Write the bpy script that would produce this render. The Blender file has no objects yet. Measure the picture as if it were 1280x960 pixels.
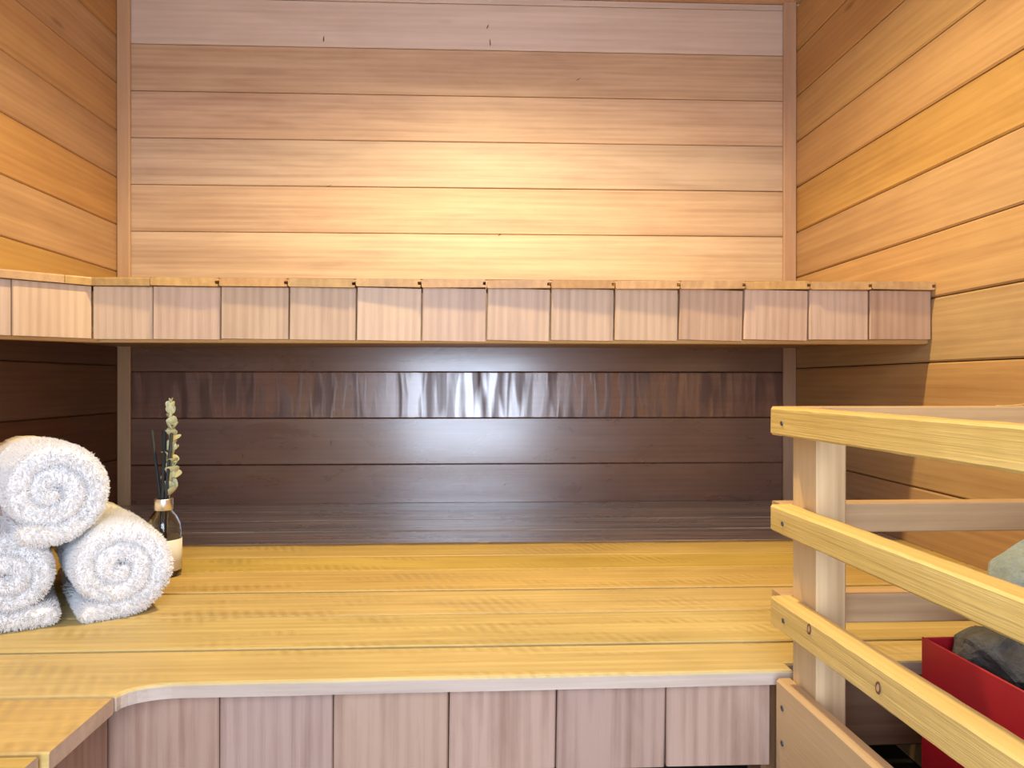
import bpy, bmesh, math, random
from mathutils import Vector, Matrix, Euler, noise
random.seed(7)
C = bpy.context.scene.collection
E = 0.80                                   # eye height above the floor
PI = math.pi
R = math.radians

# ------------------------------------------------------------------ camera
cam_d = bpy.data.cameras.new('camera')
cam_d.sensor_width = 36.0
cam_d.lens = 950 / 1280 * 36.0
cam_d.clip_start = 0.01
cam = bpy.data.objects.new('camera', cam_d)
cam.location = (0, 0, E)
cam.rotation_euler = (R(90 - 0.12), 0, R(-2.53))
C.objects.link(cam)
bpy.context.scene.camera = cam

# ------------------------------------------------------------------ world, lights, exposure
sc = bpy.context.scene
w = bpy.data.worlds.new('daylight'); sc.world = w
w.use_nodes = True
bg = w.node_tree.nodes['Background']
bg.inputs['Color'].default_value = (0.70, 0.81, 1.0, 1)
bg.inputs['Strength'].default_value = 12.0

DOOR_X0, DOOR_X1, DOOR_H, FRONT_Y = -0.48, 0.34, 1.84, -0.42
pd = bpy.data.lights.new('doorway_portal', 'AREA')   # only guides the sampling of the daylight in the doorway
pd.shape = 'RECTANGLE'; pd.size = DOOR_X1 - DOOR_X0; pd.size_y = DOOR_H
pd.cycles.is_portal = True
po = bpy.data.objects.new('doorway_portal', pd); C.objects.link(po)
po.location = ((DOOR_X0 + DOOR_X1) / 2, FRONT_Y - 0.03, DOOR_H / 2)
po.rotation_euler = (R(90), 0, 0)

LAMP = Vector((0.03, 1.26, E + 1.065))
ld = bpy.data.lights.new('ceiling_bulb', 'SPOT')
ld.energy = 80; ld.color = (1.0, 0.77, 0.38)
ld.spot_size = R(160); ld.spot_blend = 0.55; ld.shadow_soft_size = 0.03
lo = bpy.data.objects.new('ceiling_bulb', ld); C.objects.link(lo)
lo.location = LAMP

vs = sc.view_settings
sc.display_settings.display_device = 'sRGB'
vs.view_transform = 'Standard'; vs.look = 'None'; vs.gamma = 1.0; vs.use_curve_mapping = False
vs.exposure = 0.0
sc.cycles.max_bounces = 8
sc.cycles.diffuse_bounces = 5
sc.cycles.caustics_reflective = False

# ------------------------------------------------------------------ helpers
def link(name, me, mat=None, parent=None, loc=(0, 0, 0), rot=None):
    o = bpy.data.objects.new(name, me); C.objects.link(o)
    if me is not None and mat is not None and not me.materials: me.materials.append(mat)
    m = Matrix.Translation(Vector(loc))
    if rot is not None: m = m @ (rot if isinstance(rot, Matrix) else Euler(rot).to_matrix().to_4x4())
    if parent is not None:
        o.parent = parent
        m = world_of(parent).inverted() @ m      # loc and rot are given in room coordinates
    o.matrix_basis = m
    return o

def world_of(o):
    m = Matrix.Identity(4)
    while o is not None:
        m = o.matrix_basis @ m; o = o.parent
    return m

def tag(o, label=None, cat=None, group=None, kind=None):
    if label: o['label'] = label
    if cat: o['category'] = cat
    if group: o['group'] = group
    if kind: o['kind'] = kind
    return o

def thing(name, label, cat, loc, group=None):
    return tag(link(name, None, loc=loc), label, cat, group)

def mesh(name, verts, faces, smooth=False):
    me = bpy.data.meshes.new(name); me.from_pydata([tuple(v) for v in verts], [], faces)
    bm = bmesh.new(); bm.from_mesh(me); bmesh.ops.recalc_face_normals(bm, faces=bm.faces); bm.to_mesh(me); bm.free()
    if smooth: me.polygons.foreach_set('use_smooth', [True] * len(me.polygons))
    me.update(); return me

def plank_mesh(L, W, T, b=0.002):
    """board along local X, width local Y, thickness local Z, long edges chamfered; centred"""
    x, y, z = L / 2, W / 2, T / 2
    pr = [(-y + b, -z), (y - b, -z), (y, -z + b), (y, z - b), (y - b, z), (-y + b, z), (-y, z - b), (-y, -z + b)]
    v = [(-x, p[0], p[1]) for p in pr] + [(x, p[0], p[1]) for p in pr]
    n = 8
    f = [(i, (i + 1) % n, n + (i + 1) % n, n + i) for i in range(n)] + [tuple(range(n))[::-1], tuple(range(n, 2 * n))]
    return mesh('plank', v, f)

def profile_mesh(pr, L):
    """profile in local (y,z), extruded along X, centred"""
    n = len(pr); x = L / 2
    v = [(-x, p[0], p[1]) for p in pr] + [(x, p[0], p[1]) for p in pr]
    f = [(i, (i + 1) % n, n + (i + 1) % n, n + i) for i in range(n)] + [tuple(range(n))[::-1], tuple(range(n, 2 * n))]
    return mesh('profile', v, f)

def poly_mesh(pts, z0, z1, bev=0.0):
    n = len(pts)
    v = [(p[0], p[1], z0) for p in pts] + [(p[0], p[1], z1) for p in pts]
    f = [(i, (i + 1) % n, n + (i + 1) % n, n + i) for i in range(n)] + [tuple(range(n))[::-1], tuple(range(n, 2 * n))]
    me = mesh('prism', v, f)
    if bev:
        bm = bmesh.new(); bm.from_mesh(me)
        ed = [e for e in bm.edges if abs(e.verts[0].co.z - z1) < 1e-6 and abs(e.verts[1].co.z - z1) < 1e-6]
        bmesh.ops.bevel(bm, geom=ed, offset=bev, segments=2, affect='EDGES', profile=0.5)
        bm.to_mesh(me); bm.free()
    return me

def box_mesh(sx, sy, sz, bev=0.0, seg=1):
    bm = bmesh.new(); bmesh.ops.create_cube(bm, size=1)
    bmesh.ops.scale(bm, vec=(sx, sy, sz), verts=bm.verts)
    if bev: bmesh.ops.bevel(bm, geom=bm.edges[:], offset=bev, segments=seg, affect='EDGES', profile=0.5)
    me = bpy.data.meshes.new('box'); bm.to_mesh(me); bm.free(); return me

def lathe_mesh(pr, seg=40):
    v = []; f = []
    for r, z in pr:
        for k in range(seg):
            a = 2 * PI * k / seg; v.append((r * math.cos(a), r * math.sin(a), z))
    for i in range(len(pr) - 1):
        for k in range(seg):
            f.append((i * seg + k, i * seg + (k + 1) % seg, (i + 1) * seg + (k + 1) % seg, (i + 1) * seg + k))
    return mesh('lathe', v, f, True)

def tube_mesh(pts, rad, seg=10):
    v = []; f = []
    pts = [Vector(p) for p in pts]
    for i, p in enumerate(pts):
        t = (pts[min(i + 1, len(pts) - 1)] - pts[max(i - 1, 0)]).normalized()
        a = t.orthogonal().normalized(); b = t.cross(a)
        if i: # keep frames aligned
            a = (pa - t * pa.dot(t)).normalized(); b = t.cross(a)
        pa = a
        rr = rad[i] if isinstance(rad, (list, tuple)) else rad
        for k in range(seg):
            an = 2 * PI * k / seg; v.append(p + (a * math.cos(an) + b * math.sin(an)) * rr)
    n = len(pts)
    for i in range(n - 1):
        for k in range(seg):
            f.append((i * seg + k, i * seg + (k + 1) % seg, (i + 1) * seg + (k + 1) % seg, (i + 1) * seg + k))
    f += [tuple(range(seg))[::-1], tuple(range((n - 1) * seg, n * seg))]
    return mesh('tube', v, f, True)

# ------------------------------------------------------------------ materials
def new_mat(name):
    m = bpy.data.materials.new(name); m.use_nodes = True
    nt = m.node_tree; return m, nt, nt.nodes['Principled BSDF']

class N:
    def __init__(s, nt): s.nt = nt
    def n(s, t, **kw):
        nd = s.nt.nodes.new(t)
        for k, v in kw.items(): setattr(nd, k, v)
        return nd
    def l(s, a, b): s.nt.links.new(a, b)
    def val(s, x, sock):
        if isinstance(x, (int, float)): sock.default_value = x
        elif isinstance(x, (tuple, list)): sock.default_value = x
        else: s.l(x, sock)
    def math(s, op, a, b=0.0, clamp=False):
        nd = s.n('ShaderNodeMath', operation=op, use_clamp=clamp); s.val(a, nd.inputs[0]); s.val(b, nd.inputs[1]); return nd.outputs[0]
    def vmul(s, a, v):
        nd = s.n('ShaderNodeVectorMath', operation='MULTIPLY'); s.l(a, nd.inputs[0]); nd.inputs[1].default_value = v; return nd.outputs[0]
    def noise(s, vec, scale, detail=3, rough=0.55, dist=0.0):
        nd = s.n('ShaderNodeTexNoise'); s.l(vec, nd.inputs['Vector']); nd.inputs['Scale'].default_value = scale
        nd.inputs['Detail'].default_value = detail; nd.inputs['Roughness'].default_value = rough; nd.inputs['Distortion'].default_value = dist
        return nd.outputs['Fac']
    def map(s, x, a, b, c=0.0, d=1.0):
        nd = s.n('ShaderNodeMapRange'); s.l(x, nd.inputs[0])
        for i, q in enumerate((a, b, c, d)): nd.inputs[i + 1].default_value = q
        return nd.outputs[0]
    def mix(s, fac, a, b, mode='MIX'):
        nd = s.n('ShaderNodeMix', data_type='RGBA', blend_type=mode); s.val(fac, nd.inputs[0]); s.val(a, nd.inputs[6]); s.val(b, nd.inputs[7]); return nd.outputs[2]

def rgb(r, g, b): return (r, g, b, 1)

def wood(name, dark, light, var=0.25, rough=(0.32, 0.5), spec=0.5, grain=1.0, saw=0.0, curly=0.0, bump=0.12, ring=0.35,
         shade_tone=None, tint=None, knots=0.0, coat=0.0, contrast=1.0, blotch=0.32, coat_rough=0.18, coat_ior=1.5):
    m, nt, p = new_mat(name); g = N(nt)
    tc = g.n('ShaderNodeTexCoord').outputs['Object']
    oi = g.n('ShaderNodeObjectInfo').outputs['Random']
    wn = g.n('ShaderNodeTexWhiteNoise', noise_dimensions='1D'); g.l(oi, wn.inputs['W'])
    off = g.vmul(wn.outputs['Color'], (11.0, 7.0, 5.0))
    ad = g.n('ShaderNodeVectorMath', operation='ADD'); g.l(tc, ad.inputs[0]); g.l(off, ad.inputs[1]); P = ad.outputs[0]
    broad = g.noise(g.vmul(P, (0.9, 16 * grain, 16 * grain)), 1.6, 5, 0.6, 0.8)
    fine = g.noise(g.vmul(P, (5, 260 * grain, 260 * grain)), 1.0, 4, 0.6)
    wv = g.n('ShaderNodeTexWave', wave_type='BANDS', bands_direction='Y'); g.l(g.vmul(P, (0.7, 13 * grain, 13 * grain)), wv.inputs['Vector'])
    wv.inputs['Scale'].default_value = 1.5; wv.inputs['Distortion'].default_value = 5.0; wv.inputs['Detail'].default_value = 3; wv.inputs['Detail Scale'].default_value = 0.8
    blot = g.noise(g.vmul(P, (2.6, 7, 7)), 1.5, 5, 0.62, 0.6)
    k = g.math('MULTIPLY', g.map(broad, 0.3, 0.7), 0.55)
    k = g.math('ADD', k, g.math('MULTIPLY', wv.outputs['Fac'], ring * 0.45))
    k = g.math('ADD', k, g.math('MULTIPLY', g.map(fine, 0.3, 0.7), 0.22))
    k = g.math('ADD', k, g.math('MULTIPLY', g.map(blot, 0.3, 0.7), blotch))
    k = g.map(k, 0.5 - 0.42 / contrast, 0.5 + 0.42 / contrast)
    col = g.mix(k, rgb(*dark), rgb(*light))
    h = g.n('ShaderNodeHueSaturation'); g.l(col, h.inputs['Color'])
    sx = g.n('ShaderNodeSeparateColor'); g.l(wn.outputs['Color'], sx.inputs[0])
    g.l(g.map(sx.outputs[0], 0, 1, 1 - var, 1 + var), h.inputs['Value'])
    g.l(g.map(sx.outputs[1], 0, 1, 0.5 - 0.007, 0.5 + 0.007), h.inputs['Hue'])
    g.l(g.map(sx.outputs[2], 0, 1, 0.9, 1.1), h.inputs['Saturation'])
    col = h.outputs['Color']
    hgt = g.math('MULTIPLY', fine, 0.6)
    hgt = g.math('ADD', hgt, g.math('MULTIPLY', broad, 0.8))
    rg = g.map(blot, 0.3, 0.7, rough[0], rough[1])
    if shade_tone is not None:       # grey-brown of the upper bench's shade, painted on as long grain streaks
        st = g.noise(g.vmul(P, (0.8, 20, 20)), 1.7, 5, 0.6, 1.2)
        col = g.mix(g.map(st, 0.38, 0.6), col, rgb(*shade_tone))
    if saw:                     # chatter marks left by the mill
        sw = g.n('ShaderNodeTexWave', wave_type='BANDS', bands_direction='DIAGONAL'); g.l(g.vmul(P, (40, 14, 0)), sw.inputs['Vector'])
        sw.inputs['Scale'].default_value = 0.9; sw.inputs['Distortion'].default_value = 1.6; sw.inputs['Detail'].default_value = 2
        mk = g.map(g.noise(g.vmul(P, (4, 14, 14)), 1.4, 3, 0.6), 0.48, 0.66)
        sm = g.math('MULTIPLY', sw.outputs['Fac'], mk)
        hgt = g.math('ADD', hgt, g.math('MULTIPLY', sm, -0.9 * saw))
        col = g.mix(g.math('MULTIPLY', sm, 0.28 * saw), col, rgb(dark[0] * 0.75, dark[1] * 0.7, dark[2] * 0.6))
        rg = g.math('SUBTRACT', rg, g.math('MULTIPLY', sm, 0.12))
    if curly:                   # fiddleback figure across the board
        cn = g.noise(g.vmul(P, (42, 5.5, 5)), 1.0, 1.5, 0.45, 0.5)
        cc = g.map(cn, 0.40, 0.62)
        fade = g.map(g.noise(g.vmul(P, (60, 1.0, 1)), 0.6, 1), 0.3, 0.7, 0.5, 1.0)
        cc = g.math('MULTIPLY', cc, fade)
        rg = g.math('ADD', g.math('MULTIPLY', cc, 0.4), 0.2)
        col = g.mix(g.math('MULTIPLY', cc, 0.85), col, rgb(dark[0] * 0.55, dark[1] * 0.5, dark[2] * 0.5))
        hgt = g.math('ADD', hgt, g.math('MULTIPLY', cc, 1.0))
    if knots:
        vo = g.n('ShaderNodeTexVoronoi'); g.l(g.vmul(P, (1.3, 5.0, 5.0)), vo.inputs['Vector']); vo.inputs['Scale'].default_value = 1.3
        kf = g.map(vo.outputs['Distance'], 0.035, 0.075, knots, 0.0)
        col = g.mix(kf, col, rgb(dark[0] * 0.3, dark[1] * 0.25, dark[2] * 0.2))
    if tint is not None: col = g.mix(1.0, col, rgb(*tint), 'MULTIPLY')
    g.l(col, p.inputs['Base Color']); g.l(rg, p.inputs['Roughness'])
    p.inputs['Specular IOR Level'].default_value = spec
    if coat:
        cw = g.map(sx.outputs[1], 0, 1, coat * 0.55, coat * 1.1)
        if curly: cw = g.math('MULTIPLY', g.math('SUBTRACT', 1.0, cc), coat)
        g.l(cw, p.inputs['Coat Weight'])
        p.inputs['Coat Roughness'].default_value = coat_rough
        p.inputs['Coat IOR'].default_value = coat_ior
    b = g.n('ShaderNodeBump'); b.inputs['Strength'].default_value = bump; b.inputs['Distance'].default_value = 0.004
    g.l(hgt, b.inputs['Height']); g.l(b.outputs[0], p.inputs['Normal'])
    return m

def plain(name, col, rough=0.5, metal=0.0, spec=0.5, nz=0.0, scale=40, bump=0.0):
    m, nt, p = new_mat(name); g = N(nt)
    tc = g.n('ShaderNodeTexCoord').outputs['Object']
    f = g.noise(tc, scale, 4, 0.6)
    c = g.mix(g.map(f, 0.3, 0.7), rgb(*[x * (1 - nz) for x in col]), rgb(*[min(1, x * (1 + nz)) for x in col]))
    g.l(c, p.inputs['Base Color']); p.inputs['Roughness'].default_value = rough; p.inputs['Metallic'].default_value = metal
    p.inputs['Specular IOR Level'].default_value = spec
    if bump:
        b = g.n('ShaderNodeBump'); b.inputs['Strength'].default_value = bump; b.inputs['Distance'].default_value = 0.004
        g.l(f, b.inputs['Height']); g.l(b.outputs[0], p.inputs['Normal'])
    return m

M_WALL = wood('cedar_wall', (0.39, 0.25, 0.145), (0.64, 0.475, 0.305), var=0.09, rough=(0.52, 0.64), knots=0.5, spec=0.6, coat=0.5, coat_rough=0.5, coat_ior=1.7)
M_WALL_SHEEN_PAINT = wood('cedar_wall_painted_sheen', (0.46, 0.36, 0.28), (0.64, 0.54, 0.45), var=0.03, rough=(0.44, 0.56), knots=0.3, spec=1.0, coat=1.0, coat_rough=0.46, coat_ior=2.0)  # cool sheen of the top board partly put into its paler, greyer colour
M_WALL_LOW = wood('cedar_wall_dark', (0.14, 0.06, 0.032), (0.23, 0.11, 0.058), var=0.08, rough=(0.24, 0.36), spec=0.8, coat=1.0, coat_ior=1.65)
M_LEFT_SHADED = wood('cedar_left_shaded', (0.10, 0.04, 0.018), (0.16, 0.07, 0.032), var=0.08, rough=(0.5, 0.6), spec=0.3)  # shade below the shelf is put into the colour of these boards
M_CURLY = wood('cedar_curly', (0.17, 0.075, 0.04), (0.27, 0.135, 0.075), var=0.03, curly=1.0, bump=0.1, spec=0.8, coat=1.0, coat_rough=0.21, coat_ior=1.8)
M_SIDE = wood('cedar_side', (0.34, 0.19, 0.076), (0.51, 0.32, 0.135), var=0.06, rough=(0.5, 0.65), knots=0.5)
M_TRIM = wood('cedar_trim', (0.44, 0.265, 0.15), (0.58, 0.37, 0.21), var=0.05, rough=(0.45, 0.6), ring=0.1)
M_BENCH = wood('bench_wood', (0.40, 0.275, 0.08), (0.63, 0.465, 0.165), var=0.035, rough=(0.5, 0.65), saw=1.0, bump=0.3)
M_BENCH_SHADE_GREY = wood('bench_wood_shade_grey', (0.62, 0.52, 0.38), (0.74, 0.63, 0.48), var=0.03, rough=(0.24, 0.36), shade_tone=(0.31, 0.265, 0.22), bump=0.07, spec=0.9, coat=0.9, coat_rough=0.25)  # rear boards: shade under the upper bench painted in as grey
M_LIP = wood('worn_daylit_edge_wood', (0.36, 0.25, 0.18), (0.56, 0.43, 0.34), var=0.05, rough=(0.5, 0.65), ring=0.3)  # worn edge; cool daylight on the front faces is put into its grey
M_SHELF = wood('shelf_wood', (0.36, 0.20, 0.08), (0.58, 0.36, 0.15), var=0.12, rough=(0.45, 0.6), grain=1.0)
M_FASCIA = wood('fascia_cedar', (0.38, 0.25, 0.17), (0.57, 0.41, 0.29), var=0.08, rough=(0.45, 0.6), ring=0.7, bump=0.2)
M_APRON = wood('apron_cedar', (0.22, 0.115, 0.07), (0.41, 0.265, 0.19), blotch=0.5, var=0.10, rough=(0.45, 0.6), ring=0.55, bump=0.2)
M_PINE = wood('pine', (0.50, 0.32, 0.085), (0.76, 0.55, 0.20), var=0.05, rough=(0.5, 0.65), ring=0.5, bump=0.4, grain=1.3)
M_PINE_POST = wood('pine_post', (0.46, 0.31, 0.17), (0.68, 0.50, 0.30), var=0.04, rough=(0.5, 0.65), ring=0.7, grain=1.2)
M_REAR = wood('rear_rail_wood', (0.40, 0.24, 0.12), (0.60, 0.39, 0.20), var=0.08, rough=(0.45, 0.6))
M_KICK = wood('kick_plank_wood', (0.44, 0.28, 0.14), (0.58, 0.39, 0.21), var=0.03, rough=(0.45, 0.55), ring=0.1, contrast=0.7)
M_DARKWOOD = wood('frame_wood', (0.14, 0.07, 0.035), (0.24, 0.13, 0.07), var=0.1)
M_FLOOR = plain('floor_tile', (0.035, 0.035, 0.04), 0.6, nz=0.3, scale=30)
M_BACK = plain('wall_backing', (0.03, 0.016, 0.008), 0.9)
M_RED = plain('red_enamel', (0.42, 0.012, 0.022), 0.42, nz=0.12, scale=9)
M_BLACK = plain('black_metal', (0.012, 0.012, 0.013), 0.6)
M_SCREW = plain('screw_steel', (0.16, 0.17, 0.19), 0.45, metal=0.9)
M_SILVER = plain('silver_collar', (0.90, 0.90, 0.92), 0.34, metal=1.0)
M_REED = plain('charcoal_reed', (0.012, 0.016, 0.019), 0.7, nz=0.2, scale=200)
M_LABEL = plain('paper_label', (0.78, 0.77, 0.70), 0.6)
M_LEAF = plain('dry_eucalyptus', (0.50, 0.50, 0.30), 0.6, nz=0.18, scale=60)
M_STEM = plain('eucalyptus_stem', (0.30, 0.27, 0.14), 0.6)
M_TOWEL = plain('white_terry', (0.86, 0.86, 0.86), 0.95, spec=0.1, nz=0.05, scale=900, bump=0.35)
M_KNOT_D = plain('knot_dark', (0.13, 0.06, 0.025), 0.6)
M_KNOT_L = plain('knot_heart', (0.52, 0.33, 0.16), 0.6)

def rock_mat(name, a, b, vein):
    m, nt, p = new_mat(name); g = N(nt)
    tc = g.n('ShaderNodeTexCoord').outputs['Object']
    f = g.noise(tc, 26, 8, 0.65, 0.4); f2 = g.noise(tc, 160, 4, 0.7)
    c = g.mix(g.map(f, 0.3, 0.7), rgb(*a), rgb(*b))
    c = g.mix(g.map(f2, 0.45, 0.75, 0, 0.5), c, rgb(*vein))
    g.l(c, p.inputs['Base Color']); p.inputs['Roughness'].default_value = 0.85
    bb = g.n('ShaderNodeBump'); bb.inputs['Strength'].default_value = 0.6; bb.inputs['Distance'].default_value = 0.004
    g.l(f2, bb.inputs['Height']); g.l(bb.outputs[0], p.inputs['Normal'])
    return m
M_ROCK = rock_mat('grey_green_stone', (0.20, 0.245, 0.21), (0.37, 0.415, 0.355), (0.18, 0.22, 0.22))
M_ROCK_D = rock_mat('dark_stone', (0.05, 0.045, 0.04), (0.13, 0.125, 0.115), (0.02, 0.02, 0.02))

def glass_mat():
    m, nt, p = new_mat('bottle_glass')
    p.inputs['Base Color'].default_value = (0.93, 0.95, 0.90, 1); p.inputs['Roughness'].default_value = 0.02
    p.inputs['Transmission Weight'].default_value = 1.0; p.inputs['IOR'].default_value = 1.46
    return m
M_GLASS = glass_mat()
def bulb_mat():
    m, nt, p = new_mat('lamp_glow'); p.inputs['Emission Color'].default_value = (1, 0.66, 0.25, 1); p.inputs['Emission Strength'].default_value = 12
    return m
M_BULB = bulb_mat()

# ------------------------------------------------------------------ the room
XL, XR, YB, CEIL = -1.0, 0.915, 2.16, E + 1.092
PITCH = 0.1305
def struct(name, me, mat, loc=(0, 0, 0), rot=None):
    return tag(link(name, me, mat, None, loc, rot), kind='structure')

floor = struct('floor', box_mesh(XR - XL + 0.2, 3.6, 0.04), M_FLOOR, ((XL + XR) / 2, 0.5, -0.02))
ceil_ = struct('ceiling', box_mesh(XR - XL + 0.2, YB - FRONT_Y + 0.2, 0.05), M_WALL, ((XL + XR) / 2, (YB + FRONT_Y) / 2, CEIL + 0.025))
PT = 0.016     # plank thickness
wall_back = struct('wall_back', box_mesh(XR - XL + 0.2, 0.05, CEIL), M_BACK, ((XL + XR) / 2, YB + PT + 0.026, CEIL / 2))
side_len = YB - FRONT_Y
wall_left = struct('wall_left', box_mesh(0.05, side_len, CEIL), M_BACK, (XL - PT - 0.026, (YB + FRONT_Y) / 2, CEIL / 2))
wall_right = struct('wall_right', box_mesh(0.05, side_len, CEIL), M_BACK, (XR + PT + 0.026, (YB + FRONT_Y) / 2, CEIL / 2))

def wall_rows(z_ref):
    """rows of boards from floor to ceiling given the height of one joint"""
    z = z_ref
    while z > 0: z -= PITCH
    out = []
    while z < CEIL:
        a, b = max(z, 0.0), min(z + PITCH, CEIL)
        if b - a > 0.012: out.append((a, b))
        z += PITCH
    return out
mesh_cache = {}
def shared_plank(L, W, T, b):
    k = (round(L, 4), round(W, 4), round(T, 4), b)
    if k not in mesh_cache: mesh_cache[k] = plank_mesh(L, W, T, b)
    return mesh_cache[k]
GAP = 0.0014
def plank(parent, L, W, T, b, mat, loc, rot, name='plank'):
    me = shared_plank(L, W, T, b)
    o = link(name, me, mat, parent, loc, rot)
    if me.materials[0] != mat:
        o.material_slots[0].link = 'OBJECT'; o.material_slots[0].material = mat
    return o
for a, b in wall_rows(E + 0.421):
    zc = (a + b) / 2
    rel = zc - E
    mat = M_CURLY if -0.08 < rel < 0.0 else M_WALL_LOW if rel < 0.10 else M_WALL_SHEEN_PAINT if rel > 0.94 or False else M_WALL
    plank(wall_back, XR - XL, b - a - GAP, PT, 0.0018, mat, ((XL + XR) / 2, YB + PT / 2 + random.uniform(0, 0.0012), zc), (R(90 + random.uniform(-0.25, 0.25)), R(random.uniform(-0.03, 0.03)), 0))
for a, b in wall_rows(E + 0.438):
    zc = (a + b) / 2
    plank(wall_left, side_len, b - a - GAP, PT, 0.0026, M_LEFT_SHADED if zc - E < 0.125 else M_SIDE, (XL - PT / 2 - random.uniform(0, 0.001), (YB + FRONT_Y) / 2, zc), (R(90 + random.uniform(-0.3, 0.3)), 0, R(90)))
for a, b in wall_rows(E + 0.432):
    zc = (a + b) / 2
    plank(wall_right, side_len, b - a - GAP * 1.6, PT, 0.0034, M_SIDE, (XR + PT / 2 + random.uniform(0, 0.001), (YB + FRONT_Y) / 2, zc), (R(90 + random.uniform(-0.4, 0.4)), 0, R(-90)))
# small dark cracks in single boards of the back wall
backs = [o for o in bpy.data.objects if o.parent == wall_back]
def crack(x, z, h, lean, wd=0.0022):
    z += E
    host = min(backs, key=lambda o: abs(world_of(o).translation.z - z))
    pr = [(-0.5, 0.0), (-0.25, 0.5), (0.1, 0.35), (0.5, 0.1), (0.2, -0.3), (-0.2, -0.25)]
    v = [(b * wd * 2 + a * h * lean, 0.0, a * h) for a, b in pr] + [(b * wd * 2 + a * h * lean, 0.0011, a * h) for a, b in pr]
    n = 6
    f = [(k, (k + 1) % n, n + (k + 1) % n, n + k) for k in range(n)] + [tuple(range(n))[::-1], tuple(range(n, 2 * n))]
    link('crack', mesh('crack', v, f), M_KNOT_D, host, (x, YB - 0.0004, z))
for c in ((-0.435, 0.966, 0.018, 0.1), (0.033, 0.965, 0.022, -0.05), (0.026, 1.01, 0.014, 0.5), (0.285, 0.865, 0.008, 1.5), (-0.66, -0.205, 0.014, -0.1),
          (-0.415, -0.17, 0.018, 0.1), (0.075, -0.29, 0.008, 1.2), (-0.42, 0.553, 0.006, 3.0), (0.37, -0.1, 0.012, 0.3), (0.06, 0.42, 0.008, 1.0)):
    crack(*c)
# corner strips
struct('trim_1', plank_mesh(CEIL, 0.036, 0.012, 0.003), M_TRIM, (XL + 0.018, YB - 0.006, CEIL / 2), (R(90), R(90), 0))
struct('trim_2', plank_mesh(CEIL, 0.038, 0.012, 0.003), M_TRIM, (XR - 0.019, YB - 0.006, CEIL / 2), (R(90), R(90), 0))
# wall behind the camera with the open doorway that lets the daylight in
fw = []
def quadbox(bm, x0, x1, y0, y1, z0, z1):
    r = bmesh.ops.create_cube(bm, size=1)
    for v in r['verts']:
        v.co = Vector((x0 if v.co.x < 0 else x1, y0 if v.co.y < 0 else y1, z0 if v.co.z < 0 else z1))
bm = bmesh.new()
quadbox(bm, XL - 0.05, DOOR_X0, FRONT_Y - 0.06, FRONT_Y, 0, CEIL)
quadbox(bm, DOOR_X1, XR + 0.05, FRONT_Y - 0.06, FRONT_Y, 0, CEIL)
quadbox(bm, DOOR_X0, DOOR_X1, FRONT_Y - 0.06, FRONT_Y, DOOR_H, CEIL)
me = bpy.data.meshes.new('wall_front'); bm.to_mesh(me); bm.free()
struct('wall_front', me, M_SIDE)
bm = bmesh.new()
quadbox(bm, DOOR_X0, DOOR_X0 + 0.03, FRONT_Y - 0.08, FRONT_Y + 0.015, 0, DOOR_H)
quadbox(bm, DOOR_X1 - 0.03, DOOR_X1, FRONT_Y - 0.08, FRONT_Y + 0.015, 0, DOOR_H)
quadbox(bm, DOOR_X0, DOOR_X1, FRONT_Y - 0.08, FRONT_Y + 0.015, DOOR_H - 0.03, DOOR_H)
me = bpy.data.meshes.new('door_1'); bm.to_mesh(me); bm.free()
struct('door_1', me, M_TRIM)

# ceiling lamp (above the frame)
lamp = thing('ceiling_lamp', 'round recessed ceiling lamp with warm bulb above the lower bench', 'lamp', (LAMP.x, LAMP.y, CEIL))
link('trim_ring', lathe_mesh([(0.062, 0.0), (0.062, -0.006), (0.048, -0.009), (0.046, -0.004), (0.046, 0.0)]), M_SILVER, lamp, (LAMP.x, LAMP.y, CEIL))
link('bulb', lathe_mesh([(0.001, -0.006), (0.03, -0.005), (0.044, -0.001), (0.044, 0.0)]), M_BULB, lamp, (LAMP.x, LAMP.y, CEIL))

# ------------------------------------------------------------------ upper bench
ub = thing('upper_bench', 'high cedar sauna bench with short vertical fascia boards along the back wall', 'bench', (0, 1.8, E + 0.1))
ZT0, ZT1 = E + 0.1855, E + 0.2015
YF = 1.494
FX = [-0.741, -0.628, -0.499, -0.368, -0.238, -0.111, 0.016, 0.142, 0.269, 0.398, 0.529, 0.661, 0.785, 0.915]
# deck boards, run from the front edge to the back wall; groove visible on the end
t = ZT1 - ZT0
def deck_profile(w):
    h = w / 2; q = t / 2       # local y runs towards -x of the room after the turn
    return [(h - 0.0035, q - 0.0006), (h, q - 0.003), (h, -q + 0.002), (h - 0.002, -q), (-h + 0.0015, -q), (-h + 0.0005, -q + 0.004), (-h + 0.0065, -q + 0.0045), (-h + 0.0065, q - 0.006),
            (-h + 0.0005, q - 0.0055), (-h + 0.001, q - 0.002), (-h + 0.004, q)]
for i in range(1, len(FX) - 1):
    x0, x1 = FX[i], FX[i + 1]
    w = x1 - x0 - 0.0012
    yf = YF - 0.009 + random.uniform(-0.002, 0.002)
    L = YB - yf
    me = profile_mesh(deck_profile(w), L)
    link('deck_board', me, M_SHELF, ub, ((x0 + x1) / 2, yf + L / 2, (ZT0 + ZT1) / 2 + random.uniform(-0.0008, 0.0008)), (R(random.uniform(-0.7, 0.7)), 0, R(90)))
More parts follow.
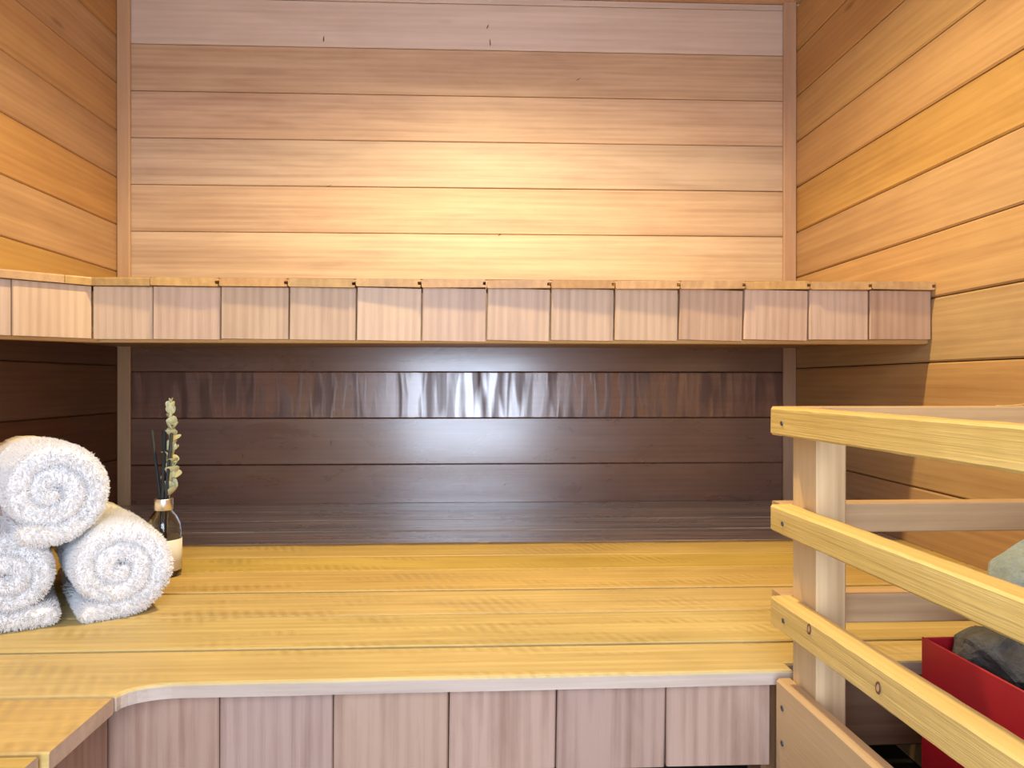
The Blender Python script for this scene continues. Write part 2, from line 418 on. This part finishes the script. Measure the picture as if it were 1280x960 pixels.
def deck_poly(pts):
    # polygon in room coordinates -> board whose local X runs along the room's Y
    cx = sum(p[0] for p in pts) / len(pts); cy = sum(p[1] for p in pts) / len(pts)
    loc = [(p[1] - cy, -(p[0] - cx)) for p in pts]
    me = poly_mesh(loc, ZT0 - (ZT0 + ZT1) / 2, ZT1 - (ZT0 + ZT1) / 2, 0.003)
    link('deck_board', me, M_SHELF, ub, (cx, cy, (ZT0 + ZT1) / 2), (0, 0, R(90)))
yd = YF - 0.009
deck_poly([(-0.77, YB), (-0.6285, YB), (-0.6285, yd), (-0.738, yd), (-0.77, yd - 0.032)])
deck_poly([(-0.90, YB), (-0.771, YB), (-0.771, yd - 0.033), (-0.90, yd - 0.162)])
deck_poly([(-0.999, YB), (-0.901, YB), (-0.901, yd - 0.163), (-0.999, yd - 0.261)])
# fascia boards
FZ0, FZ1 = E + 0.085, E + 0.1845
bots = [0.0835, 0.0835, 0.0845, 0.083, 0.082, 0.081, 0.0825, 0.083, 0.0835, 0.084, 0.085, 0.086, 0.087]
for i in range(len(FX) - 1):
    x0, x1 = FX[i], FX[i + 1]
    W = x1 - x0 - 0.0026
    z0 = E + bots[i]; H = FZ1 - z0
    tilt = 0.0 if i in (0, 11, 12) else R(random.uniform(0.8, 1.7)) if i > 2 else R(0.4)
    me = plank_mesh(H, W, 0.014, 0.0016)
    # local X up, Y across, Z towards the viewer
    rot = Matrix(((0, 1, 0), (0, 0, -1), (-1, 0, 0))).to_4x4()
    rot = Matrix.Rotation(R(random.uniform(1.0, 2.4)), 4, 'Z') @ Matrix.Rotation(tilt * 0.8, 4, 'Y') @ rot
    # grain direction must keep local X vertical
    o = link('fascia_board', me, M_FASCIA, ub, ((x0 + x1) / 2, YF + 0.0085, (z0 + FZ1) / 2), rot.to_euler())
dg = Vector((-1, -1, 0)).normalized()
for k in range(3):
    c0 = Vector((-0.741, YF, 0)) + dg * (0.133 * k); ln = min(0.132, 0.366 - 0.133 * k)
    if ln < 0.02: continue
    cc = c0 + dg * (ln / 2); nrm = Vector((0.7071, -0.7071, 0))
    me = plank_mesh(FZ1 - E - 0.0845, ln, 0.014, 0.0016)
    rot = Matrix(((0, 1, 0), (0, 0, -1), (-1, 0, 0))).to_4x4()
    rot = Matrix.Rotation(R(45 + (0 if k == 0 else 2)), 4, 'Z') @ rot
    cc = cc - nrm * 0.0085
    link('fascia_board', me, M_FASCIA, ub, (cc.x, cc.y, (E + 0.0845 + FZ1) / 2), rot.to_euler())
# underside cladding and the beam behind the fascia
inner = [(XR, YB), (XL, YB), (XL, YF - 0.245 + 0.02), (-0.735, YF + 0.02), (XR, YF + 0.02)]
def strip(y0, y1):
    pts = [(XR, y1), (XL, y1), (XL, y0), (XR, y0)]
    return pts
me = poly_mesh([(p[0], p[1] - 1.8) for p in inner], 0, 0.008)
link('underside_panel', me, M_SHELF, ub, (0, 1.8, E + 0.099))
bm_y = YF + 0.016
me = plank_mesh(XR + 0.735, 0.1, 0.036, 0.003)
link('beam', me, M_SHELF, ub, ((XR - 0.735) / 2, bm_y + 0.018 + 0.0005, E + 0.128), (R(90), 0, 0))
me = plank_mesh(0.33, 0.1, 0.036, 0.003)
bc = Vector((-0.741, bm_y + 0.018, 0)) + dg * 0.165
link('beam', me, M_SHELF, ub, (bc.x - 0.006, bc.y + 0.006, E + 0.128), (R(90), 0, R(45)))

# ------------------------------------------------------------------ lower bench
ZB = E - 0.34
BT = 0.0175
lb = thing('lower_bench', 'wide low sauna bench of long yellow boards turning the left corner', 'bench', (0, 1.4, 0))
joints = [0.983, 1.119, 1.248, 1.382, 1.494, 1.620, 1.752, 1.886, 2.02, 2.159]
for i in range(len(joints) - 1):
    y0, y1 = joints[i], joints[i + 1]
    mat = M_BENCH if y1 < 1.7 else M_BENCH_SHADE_GREY
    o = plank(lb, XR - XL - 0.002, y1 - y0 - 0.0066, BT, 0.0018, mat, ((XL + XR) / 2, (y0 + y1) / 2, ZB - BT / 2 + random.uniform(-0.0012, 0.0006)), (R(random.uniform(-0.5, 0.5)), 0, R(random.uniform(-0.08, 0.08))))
pts = [(XL + 0.001, 0.979), (XL + 0.001, 0.8435), (-0.393, 0.8435)]
for k in range(1, 8):
    a = R(180 - 90 * k / 7)          # inner fillet
    pts.append((-0.333 + 0.06 * math.cos(a), 0.8435 + 0.032 * math.sin(a)))
for k in range(1, 13):
    x = -0.333 + (0.372 + 0.333) * k / 12
    pts.append((x, 0.8755 + 0.0075 * k / 12 + random.uniform(-0.0008, 0.0008)))
pts += [(0.372, 0.906), (XR - 0.001, 0.910), (XR - 0.001, 0.979)]
pts = pts[::-1]
me = poly_mesh([(p[0], p[1] - 0.93) for p in pts], -BT / 2, BT / 2, 0.0035)
me.materials.append(M_BENCH); me.materials.append(M_LIP)
for pl in me.polygons:
    if abs(pl.normal.z) < 0.3 and (pl.normal.y < -0.2 or pl.normal.x > 0.3): pl.material_index = 1
link('plank', me, None, lb, (0, 0.93, ZB - BT / 2))
y = 0.842
while y > -0.3:
    y0 = y - 0.1295
    ex = -0.394 - (0.842 - y) * 0.05
    me = plank_mesh(ex - XL - 0.001 + random.uniform(-0.002, 0.002), 0.1235, BT, 0.0018)
    me.materials.append(M_BENCH); me.materials.append(M_LIP)
    for pl in me.polygons:
        if abs(pl.normal.x) > 0.9: pl.material_index = 1       # worn end grain with the daylight grey in its colour
    link('plank', me, None, lb, ((XL + ex) / 2, (y + y0) / 2, ZB - BT / 2 + random.uniform(-0.0008, 0.0004)), (R(random.uniform(-0.3, 0.3)), 0, 0))
    y = y0
# short apron boards under the front edge
AX = [-0.428, -0.299, -0.169, -0.035, 0.0915, 0.2225, 0.349]
for i in range(6):
    x0, x1 = AX[i], AX[i + 1]
    z1 = ZB - BT - 0.001 - (0.003 if i in (3, 4) else 0.0)
    z0 = E - 0.455 + random.uniform(-0.002, 0.001)
    me = plank_mesh(z1 - z0, x1 - x0 - 0.0012, 0.014, 0.0016)
    rot = Matrix(((0, 1, 0), (0, 0, -1), (-1, 0, 0))).to_4x4()
    rot = Matrix.Rotation(R([0.2, 0.4, 1.0, 2.2, 2.2, 0.3][i]), 4, 'Z') @ Matrix.Rotation(R([0, 0.2, 0.5, 0.8, 1.1, 0.2][i]), 4, 'Y') @ rot
    link('apron_board', me, M_APRON, lb, ((x0 + x1) / 2, 0.897 + 0.003 * i / 6, (z0 + z1) / 2), rot.to_euler())
y = 0.885; k = 0
while y > -0.25:
    z1 = ZB - BT - 0.001; z0 = E - 0.455
    me = plank_mesh(z1 - z0, 0.127, 0.014, 0.002)
    rot = Matrix.Rotation(R(90 + 0.6), 4, 'Z') @ Matrix(((0, 1, 0), (0, 0, -1), (-1, 0, 0))).to_4x4()
    link('apron_board', me, M_APRON, lb, (-0.430 - (0.842 - y) * 0.05, y - 0.0645, (z0 + z1) / 2), rot.to_euler())
    y -= 0.129; k += 1
link('apron_board', plank_mesh(XR - 0.372 - 0.006, 0.095, 0.018, 0.002), M_DARKWOOD, lb, ((XR + 0.376) / 2, 0.935, E - 0.406), (R(90), 0, 0))
# framing under the deck
for x, yy in ((0.366, 0.94), (-0.45, 0.95), (-0.45, 0.1), (-0.97, 0.95), (0.89, 1.02)):
    me = plank_mesh(ZB - BT, 0.04, 0.05, 0.002)
    link('leg', me, M_DARKWOOD, lb, (x, yy, (ZB - BT) / 2), (R(90), R(90), 0))
link('rail', plank_mesh(XR - XL - 0.05, 0.06, 0.035, 0.002), M_DARKWOOD, lb, ((XL + XR) / 2, 2.14, ZB - BT - 0.03), (R(90), 0, 0))

# ------------------------------------------------------------------ heater guard
GA = R(2.3)
hg = thing('guard_rail', 'pale pine rail fence round the red heater at the right end of the bench', 'guard rail', (0.38, 0.84, 0))
def guard(local):     # local offsets from the post's back left edge, turned slightly
    p = Matrix.Rotation(GA, 3, 'Z') @ Vector(local)
    return Vector((0.365 + p.x, 0.869 + p.y, p.z))
POST_H = E - 0.032
def post(ly):
    o = link('post', plank_mesh(POST_H, 0.034, 0.059, 0.0022), M_PINE_POST, hg, guard((0.017, ly, POST_H / 2)), None)
    m = Matrix.Rotation(GA, 4, 'Z') @ Matrix(((0, 1, 0), (0, 0, 1), (1, 0, 0))).to_4x4()
    o.rotation_euler = m.to_euler(); return o
post(-0.0295); post(-0.60)
RT = [-0.0285, -0.1416, -0.2478]; RH = [0.0315, 0.0300, 0.0335]
def screw(parent, loc, nrm, r=0.0028):
    me = lathe_mesh([(0.0002, 0.0), (r * 0.4, 0.0), (r * 0.45, 0.0008), (r, 0.0008), (r, -0.003)], 14)
    q = Vector(nrm).to_track_quat('Z', 'Y')
    return link('screw', me, M_SCREW, parent, loc, q.to_euler())
left_n = Matrix.Rotation(GA, 3, 'Z') @ Vector((-1, 0, 0))
LR = 0.64
random.seed(11)
for i in range(3):
    # side rail: local X of the board runs towards the room's front
    me = plank_mesh(LR, 0.026, RH[i], 0.0022)
    bmx = bmesh.new(); bmx.from_mesh(me)
    bmesh.ops.subdivide_edges(bmx, edges=[e for e in bmx.edges if abs(e.verts[0].co.x - e.verts[1].co.x) > 0.1], cuts=40)
    for v in bmx.verts:
        v.co += Vector((random.uniform(-.0006, .0006), random.uniform(-.0002, .0002), random.uniform(-.0003, .0003)))
    bmx.to_mesh(me); bmx.free()
    o = link('rail', me, M_PINE, hg, guard((-0.013, 0.0 - LR / 2, E + RT[i] - RH[i] / 2)), (0, 0, GA + R(-90)))
    screw(o, guard((-0.0262, -0.030 - 0.002 * i, E + RT[i] - RH[i] * 0.55)), left_n)
    screw(o, guard((-0.0262, -0.60, E + RT[i] - RH[i] * 0.5)), left_n)
    if i == 2:
        for ly, lz, s in ((-0.095, -0.008, 1.0), (-0.222, -0.018, 1.0)):
            v = []; f = []; n = 14
            for ring, (rr, xx) in enumerate(((0.0058, 0.0), (0.0054, 0.0006), (0.0034, 0.0006))):
                for k in range(n):
                    a = 2 * PI * k / n; v.append((rr * 0.72 * math.cos(a), rr * math.sin(a) + 0.001 * math.cos(a), xx))
            for ring in range(2):
                for k in range(n): f.append((ring * n + k, ring * n + (k + 1) % n, (ring + 1) * n + (k + 1) % n, (ring + 1) * n + k))
            f.append(tuple(range(2 * n, 3 * n)))
            mk = mesh('knot', v, f); mk.materials.append(M_KNOT_D); mk.materials.append(M_KNOT_L); mk.polygons[-1].material_index = 1
            q = left_n.to_track_quat('Z', 'Y')
            tag(link('knot', mk, None, o, guard((-0.0262, ly, E + RT[i] + lz)), q.to_euler()), 'dark brown knot with a pale heart')
    # rear rail from the post to the right wall
    rl = XR - 0.350
    me = plank_mesh(rl - 0.012, 0.034, 0.026, 0.0012)
    rr = link('rail', me, M_REAR, hg, ((0.352 + XR) / 2 - 0.005, 0.8845, E + RT[i] - 0.017 + 0.0), (R(90), 0, 0))
kp = link('kick_plank', plank_mesh(LR, 0.019, 0.26, 0.003), M_KICK, hg, guard((-0.0095, -LR / 2 + 0.0, E - 0.344 - 0.13)), (0, 0, GA + R(-90)))
tag(kp, 'wide smooth brown board at the foot of the guard')
for lz in (-0.372, -0.412):
    screw(kp, guard((-0.0192, -0.016, E + lz)), left_n, 0.0032)
# curled splinter on the top rear rail
sp = [(0.615 + 0.05 * q, 0.877, E - 0.0280 + 0.0085 * max(0, q - 0.25) ** 1.7) for q in [i / 10 for i in range(11)]]
pb = Vector((0.615, 0.877, E - 0.0285))
link('splinter', tube_mesh([Vector(p) - pb for p in sp], [0.0009] * 8 + [0.0007, 0.0005, 0.0002], 6), M_PINE, hg, pb)

# ------------------------------------------------------------------ heater and stones
ht = thing('sauna_heater', 'open topped red metal sauna heater filled with stones inside the pine guard', 'heater', (0.66, 0.6, 0))
HX0, HX1, HY0, HY1, HZ0, HZ1 = 0.0, 0.355, -0.40, 0.0, E - 0.70, E - 0.275
def hcorner(x, y, z):
    p = Matrix.Rotation(GA, 3, 'Z') @ Vector((x, y, 0)); return Vector((0.479 + p.x, 0.802 + p.y, z))
def sheet(name, lx0, lx1, ly0, ly1, z0, z1, mat, bev=0.001):
    c = hcorner((lx0 + lx1) / 2, (ly0 + ly1) / 2, (z0 + z1) / 2)
    return link(name, box_mesh(lx1 - lx0, ly1 - ly0, z1 - z0, bev), mat, ht, c, (0, 0, GA))
sheet('side_panel', HX0, HX0 + 0.0025, HY0, HY1, HZ0, HZ1, M_RED)
sheet('side_panel', HX1 - 0.0025, HX1, HY0, HY1, HZ0, HZ1, M_RED)
sheet('back_panel', HX0 + 0.0025, HX1 - 0.0025, HY1 - 0.0025, HY1, HZ0, HZ1 - 0.001, M_RED)
sheet('front_panel', HX0 + 0.0025, HX1 - 0.0025, HY0, HY0 + 0.0025, HZ0, HZ1 - 0.001, M_RED)
sheet('stone_tray', HX0 + 0.003, HX1 - 0.003, HY0 + 0.003, HY1 - 0.003, HZ1 - 0.16, HZ1 - 0.15, M_BLACK)
for lx in (0.02, 0.31):
    for ly in (-0.37, -0.05):
        sheet('leg', lx, lx + 0.025, ly, ly + 0.025, 0.0, HZ0, M_BLACK)

def rock_mesh(rx, ry, rz, seed, n=16):
    rnd = random.Random(seed)
    bm = bmesh.new()
    for _ in range(n):
        d = Vector((rnd.gauss(0, 1), rnd.gauss(0, 1), rnd.gauss(0, 1))).normalized() * rnd.uniform(0.86, 1.0)
        bm.verts.new((d.x * rx, d.y * ry, d.z * rz))
    r = bmesh.ops.convex_hull(bm, input=bm.verts)
    bmesh.ops.delete(bm, geom=[g for g in r['geom_interior'] if isinstance(g, bmesh.types.BMVert)], context='VERTS')
    bmesh.ops.triangulate(bm, faces=bm.faces)
    bmesh.ops.bevel(bm, geom=bm.edges[:], offset=min(rx, ry, rz) * 0.07, segments=1, affect='EDGES')
    bmesh.ops.triangulate(bm, faces=bm.faces)
    bmesh.ops.subdivide_edges(bm, edges=bm.edges[:], cuts=3, use_grid_fill=True)
    off = Vector((rnd.uniform(0, 50), rnd.uniform(0, 50), rnd.uniform(0, 50)))
    bm.normal_update()
    for v in bm.verts:
        v.co += v.normal * (noise.fractal(v.co * 45 + off, 0.9, 2.0, 4) * 0.0028)
    me = bpy.data.meshes.new('rock'); bm.to_mesh(me); bm.free(); return me
random.seed(5)
def rock(lx, ly, z, r, seed, mat, label, group=None, sc3=(1, 1, 0.8)):
    c = hcorner(lx, ly, z)
    o = link('stone', rock_mesh(r * sc3[0], r * sc3[1], r * sc3[2], seed), mat, None, c, (0, 0, random.uniform(0, 6)))
    return tag(o, label, 'stone', group)
ROCKS = [
 # lx, ly, dz from the rim, radius, material, label
 (0.058, -0.048, -0.042, 0.050, 0, 'small dark stone low in the far left corner of the heater'),
 (0.058, -0.150, -0.046, 0.050, 0, 'dark stone low against the left side of the heater'),
 (0.070, -0.255, -0.050, 0.050, 0, 'dark stone low by the left side, nearer the front of the heater'),
 (0.170, -0.060, -0.050, 0.050, 0, 'dark stone low at the middle of the heater back'),
 (0.175, -0.170, -0.050, 0.052, 0, 'dark stone low at the centre of the heater'),
 (0.175, -0.285, -0.050, 0.052, 0, 'dark stone low in the front half of the heater'),
 (0.285, -0.065, -0.050, 0.050, 0, 'dark stone low in the far right corner of the heater'),
 (0.285, -0.180, -0.050, 0.052, 0, 'dark stone low against the right side of the heater'),
 (0.285, -0.300, -0.050, 0.052, 0, 'dark stone low in the near right corner of the heater'),
]
for i, (lx, ly, dz, r, m_, lab) in enumerate(ROCKS):
    rock(lx, ly, HZ1 + dz + 0.030, r * 1.04, 100 + i, M_ROCK_D, lab)
def shaped_rock(pts, loc_l, z, mat, label, seed):
    """angular split stone: hull of hand placed points (metres, around its centre)"""
    bm = bmesh.new()
    for p in pts: bm.verts.new(p)
    bmesh.ops.convex_hull(bm, input=bm.verts)
    bmesh.ops.triangulate(bm, faces=bm.faces)
    bmesh.ops.bevel(bm, geom=bm.edges[:], offset=0.003, segments=1, affect='EDGES')
    bmesh.ops.triangulate(bm, faces=bm.faces)
    bmesh.ops.subdivide_edges(bm, edges=bm.edges[:], cuts=4, use_grid_fill=True)
    bm.normal_update(); off = Vector((seed, seed * 2, 1))
    for v in bm.verts: v.co += v.normal * (noise.fractal(v.co * 60 + off, 0.9, 2.0, 5) * 0.0022)
    me = bpy.data.meshes.new('stone'); bm.to_mesh(me); bm.free()
    return tag(link('stone', me, mat, None, hcorner(loc_l[0], loc_l[1], z), (0, 0, GA)), label, 'stone')
# two big split stones on top
shaped_rock([(-0.030, -0.02, -0.03), (-0.042, 0.005, -0.022), (0.02, 0.05, -0.03), (-0.01, 0.03, 0.022), (0.05, 0.02, 0.06), (0.02, -0.02, 0.035),
             (0.07, -0.03, 0.05), (0.09, 0.03, -0.03), (0.05, -0.05, -0.03), (0.0, -0.045, -0.028), (0.085, 0.0, 0.045)], (0.076, -0.044, 0), HZ1 + 0.064, M_ROCK,
            'large grey green split stone on top of the heater, highest of the pile', 3)
shaped_rock([(-0.042, 0.0, -0.006), (-0.02, -0.035, -0.03), (0.045, -0.04, -0.035), (0.05, 0.02, -0.032), (-0.02, 0.025, -0.03), (-0.018, 0.0, 0.021), (0.0, -0.015, 0.010), (0.03, -0.01, -0.014), (-0.03, -0.015, 0.008)],
            (0.040, -0.108, 0), HZ1 + 0.081, M_ROCK, 'flat grey green stone leaning in front of the highest heater stone', 9)
rock(0.215, -0.11, HZ1 + 0.052, 0.052, 205, M_ROCK, 'grey green stone on the right of the heater top')
rock(0.225, -0.235, HZ1 + 0.064, 0.052, 206, M_ROCK, 'grey green stone at the right front of the heater top')
rock(0.110, -0.285, HZ1 + 0.040, 0.048, 207, M_ROCK_D, 'dark stone at the left front of the heater top')

# ------------------------------------------------------------------ towels
def towel_roll(name, label, F, phi, L, t, turns, r_in, end_ang, direction, tail, seed, flat=0.95, zfloor=None):
    """rolled terry towel; F = centre of the front end, phi = turn of the axis; spiral ends at end_ang (deg) with a straight tail"""
    off = Vector((seed * 3.1, seed * 1.7, seed * 0.9))
    # centre line
    th_tot = turns * 2 * PI
    pts = []
    step = 0.0022; th = 0.0
    a_end = R(end_ang)
    while th < th_tot:
        r = r_in + t * 1.0 * th / (2 * PI)
        a = a_end - direction * (th_tot - th)
        rad = Vector((math.cos(a), math.sin(a)))
        tang = Vector((-math.sin(a), math.cos(a))) * direction
        pts.append((rad * r, rad)); th += step / max(r, 0.006)
    r = r_in + t * turns
    rad = Vector((math.cos(a_end), math.sin(a_end))); tang = Vector((-math.sin(a_end), math.cos(a_end))) * direction
    for i in range(1, int(tail / step)):
        pts.append((rad * r + tang * (i * step), rad))
    # cross loop (u along the axis, n across the thickness)
    h = t / 2 * 1.06
    us = [-L, -L * 0.8, -L * 0.6, -L * 0.45, -L * 0.33]
    u = -0.085
    while u < -h * 1.05: us.append(u); u += 0.0025 if u > -0.05 else 0.004
    loop = [(q, 1.0) for q in us]
    for k in range(0, 19):
        a = PI / 2 - PI * k / 18
        loop.append((-h + h * 0.85 * max(0, math.cos(a)) ** 0.62, math.copysign(abs(math.sin(a)) ** 0.7, math.sin(a))))
    loop += [(q, -1.0) for q in us[::-1]]
    n = len(loop); v = []; f = []
    tot = len(pts); ne = max(3, int(h / step))
    for i, (c, rad) in enumerate(pts):
        e = min(i, tot - 1 - i)
        tp = 1.0 if e >= ne else math.sqrt(max(0.02, 1 - (1 - e / ne) ** 2))
        wob = 0.006 * noise.noise(Vector((i * step * 9, seed, 0))) + 0.0025 * noise.noise(Vector((i * step * 30, seed, 4)))
        for (u, nn) in loop:
            q = Vector((u + wob, c.x + rad.x * nn * h * tp, c.y + rad.y * nn * h * tp))
            lump = noise.noise(q * 26 + off) * 0.0032
            fuzz = noise.noise(q * 190 + off) * 0.0016 + noise.noise(q * 400 + off) * 0.0014
            front = max(0.0, 1.0 - abs(nn))
            q += Vector((front * (lump + fuzz * 1.6), rad.x * nn * fuzz + rad.x * lump * 0.35, rad.y * nn * fuzz + rad.y * lump * 0.35))
            q.z *= flat
            if zfloor is not None and q.z < zfloor: q.z = zfloor + fuzz * 0.2
            v.append(q)
    for i in range(tot - 1):
        for k in range(n):
            f.append((i * n + k, i * n + (k + 1) % n, (i + 1) * n + (k + 1) % n, (i + 1) * n + k))
    f += [tuple(range(n))[::-1], tuple(range((tot - 1) * n, tot * n))]
    me = mesh('towel', v, f, True)
    o = link(name, me, M_TOWEL, None, F, (0, 0, phi - PI / 2))
    # terry pile: short soft hairs on the towel itself
    vg = o.vertex_groups.new(name='pile')
    vg.add([i for i, q in enumerate(v) if q.x > -0.16], 1.0, 'REPLACE')
    md = o.modifiers.new('pile', 'PARTICLE_SYSTEM'); ps = md.particle_system; st = ps.settings
    ps.vertex_group_density = 'pile'; ps.seed = seed
    st.type = 'HAIR'; st.count = 42000; st.hair_length = 0.0040; st.hair_step = 2; st.render_step = 2
    st.use_advanced_hair = True; st.normal_factor = 0.0011; st.brownian_factor = 0.0008
    st.emit_from = 'FACE'; st.use_modifier_stack = False
    st.radius_scale = 1.0; st.root_radius = 0.0009; st.tip_radius = 0.0007; st.material = 1
    return tag(o, label, 'towel')
PHI = R(36)
RT_ = 0.0725
towel_roll('rolled_towel', 'rolled white towel on the bench at the right of the stack, beside the bottle', (-0.516, 1.118, ZB + RT_ * 0.97 + 0.002), PHI - R(2), 0.30, 0.0255, 2.36, 0.0022, -90, -1, 0.052, 2, 0.97, -RT_ * 0.97)
towel_roll('rolled_towel', 'rolled white towel on the bench at the left edge, with a thick lower flap', (-0.637, 1.056, ZB + RT_ * 0.97 + 0.002), PHI - R(4), 0.30, 0.0245, 2.3, 0.0022, -90, 1, 0.062, 5, 0.97, -RT_ * 0.97)
towel_roll('rolled_towel', 'rolled white towel lying on top of the other two', (-0.584, 1.072, ZB + 0.0725 + 0.118), PHI + R(1), 0.30, 0.0262, 2.32, 0.0025, -128, -1, 0.0, 8, 0.99)

# ------------------------------------------------------------------ reed diffuser
BX, BY = -0.553, 1.362
bt = thing('reed_diffuser', 'clear glass diffuser bottle with silver collar standing behind the towels', 'bottle', (BX, BY, ZB))
outer = [(0.0, 0.0), (0.024, 0.0), (0.0285, 0.003), (0.0295, 0.010), (0.0295, 0.078), (0.0275, 0.092), (0.022, 0.105), (0.0155, 0.113), (0.0125, 0.118), (0.0125, 0.131)]
innr = [(0.0100, 0.131), (0.0100, 0.118), (0.0130, 0.1115), (0.0195, 0.103), (0.0250, 0.091), (0.0270, 0.078), (0.0270, 0.012), (0.025, 0.007), (0.0, 0.006)]
link('bottle', lathe_mesh([(max(r, 1e-4), z) for r, z in outer + innr], 48), M_GLASS, bt, (BX, BY, ZB))
link('collar', lathe_mesh([(0.0112, 0.136), (0.0150, 0.136), (0.0155, 0.1352), (0.0155, 0.1165), (0.0150, 0.116), (0.0127, 0.116)], 40), M_SILVER, bt, (BX, BY, ZB))
v = []; f = []; n = 18
for i in range(n + 1):
    a = R(-62 + 100 * i / n)
    for rr in (0.0297, 0.0300):
        for z in (0.012, 0.066): v.append((rr * math.cos(a), rr * math.sin(a), z))
for i in range(n):
    b0 = i * 4; b1 = b0 + 4
    f += [(b0 + 2, b1 + 2, b1 + 3, b0 + 3), (b0, b0 + 1, b1 + 1, b1), (b0 + 1, b0 + 3, b1 + 3, b1 + 1), (b0, b1, b1 + 2, b0 + 2)]
f += [(0, 2, 3, 1), (n * 4, n * 4 + 1, n * 4 + 3, n * 4 + 2)]
link('label', mesh('label', v, f, True), M_LABEL, bt, (BX, BY, ZB))
reeds = [((-0.022, 0.004), (0.011, -0.002), 0.256, 'leftmost charcoal diffuser reed, leaning left from the silver collar'),
         ((-0.005, 0.010), (0.006, -0.004), 0.255, 'upright charcoal diffuser reed, second from the left in the collar'),
         ((0.002, 0.002), (-0.004, -0.010), 0.257, 'upright charcoal diffuser reed in front of the eucalyptus, third from left'),
         ((0.016, -0.006), (-0.010, 0.004), 0.251, 'rightmost charcoal diffuser reed, crossing in front of the eucalyptus')]
for (tx, ty), (bx, by), h, lab in reeds:
    p0 = Vector((bx * 0.9, by * 0.9, 0.010)); p1 = Vector((tx, ty, h))
    mid = p0.lerp(p1, 0.5)
    tag(link('reed', tube_mesh([p0 - mid, p1 - mid], 0.0028, 10), M_REED, None, Vector((BX, BY, ZB)) + mid), lab, 'reed', 'charcoal diffuser reeds')
# eucalyptus sprig
eb = Vector((BX, BY, ZB))
eu = thing('eucalyptus_sprig', 'dried pale eucalyptus sprig with round leaves standing in the diffuser bottle', 'sprig', eb + Vector((0, 0, 0.01)))
def stem_pt(q):
    return Vector((-0.004 + 0.016 * min(1, q * 1.6) - 0.006 * max(0, q - 0.4), 0.006 + 0.004 * q, 0.012 + 0.294 * q))
link('stem', tube_mesh([stem_pt(i / 14) - Vector((0, 0, 0.01)) for i in range(15)], [0.0014 - 0.0007 * i / 14 for i in range(15)], 8), M_STEM, eu, eb + Vector((0, 0, 0.01)))
def leaf_mesh(rad, cup, seed):
    rnd = random.Random(seed); v = [(0, 0, 0)]; f = []; rings = 3; n = 14
    for j in range(1, rings + 1):
        for k in range(n):
            a = 2 * PI * k / n; r = rad * j / rings * (1 + 0.08 * math.sin(a * 3 + seed))
            x = rad * 0.92 + r * math.cos(a) * 0.95; y = r * math.sin(a)
            v.append((x, y, cup * (y * y) / rad + cup * 0.6 * x * x / rad - 0.0))
    v[0] = (rad * 0.92, 0, cup * 0.6 * (rad * 0.92) ** 2 / rad)
    for k in range(n): f.append((0, 1 + k, 1 + (k + 1) % n))
    for j in range(rings - 1):
        for k in range(n): f.append((1 + j * n + k, 1 + (j + 1) * n + k, 1 + (j + 1) * n + (k + 1) % n, 1 + j * n + (k + 1) % n))
    m = mesh('leaf', v, f, True); m.materials.append(M_LEAF); return m
leaves = [leaf_mesh(0.0112, 0.30, s) for s in range(4)]
random.seed(3)
nn = 18
for i in range(nn):
    q = 0.44 + 0.55 * i / (nn - 1)
    p = eb + stem_pt(q)
    s = 1.0 - 0.45 * (i / nn) ** 2.2
    if i == nn - 1: s *= 0.8
    for side in range(2):
        az = i * 1.35 + side * PI + random.uniform(-0.35, 0.35)
        tilt = random.uniform(-1.15, -0.15) if i < nn - 3 else -0.9
        o = link('leaf', leaves[(i + side) % 4], None, eu, p, (random.uniform(-0.4, 0.4), tilt, az))
        o.scale = (s * random.uniform(0.85, 1.1),) * 3
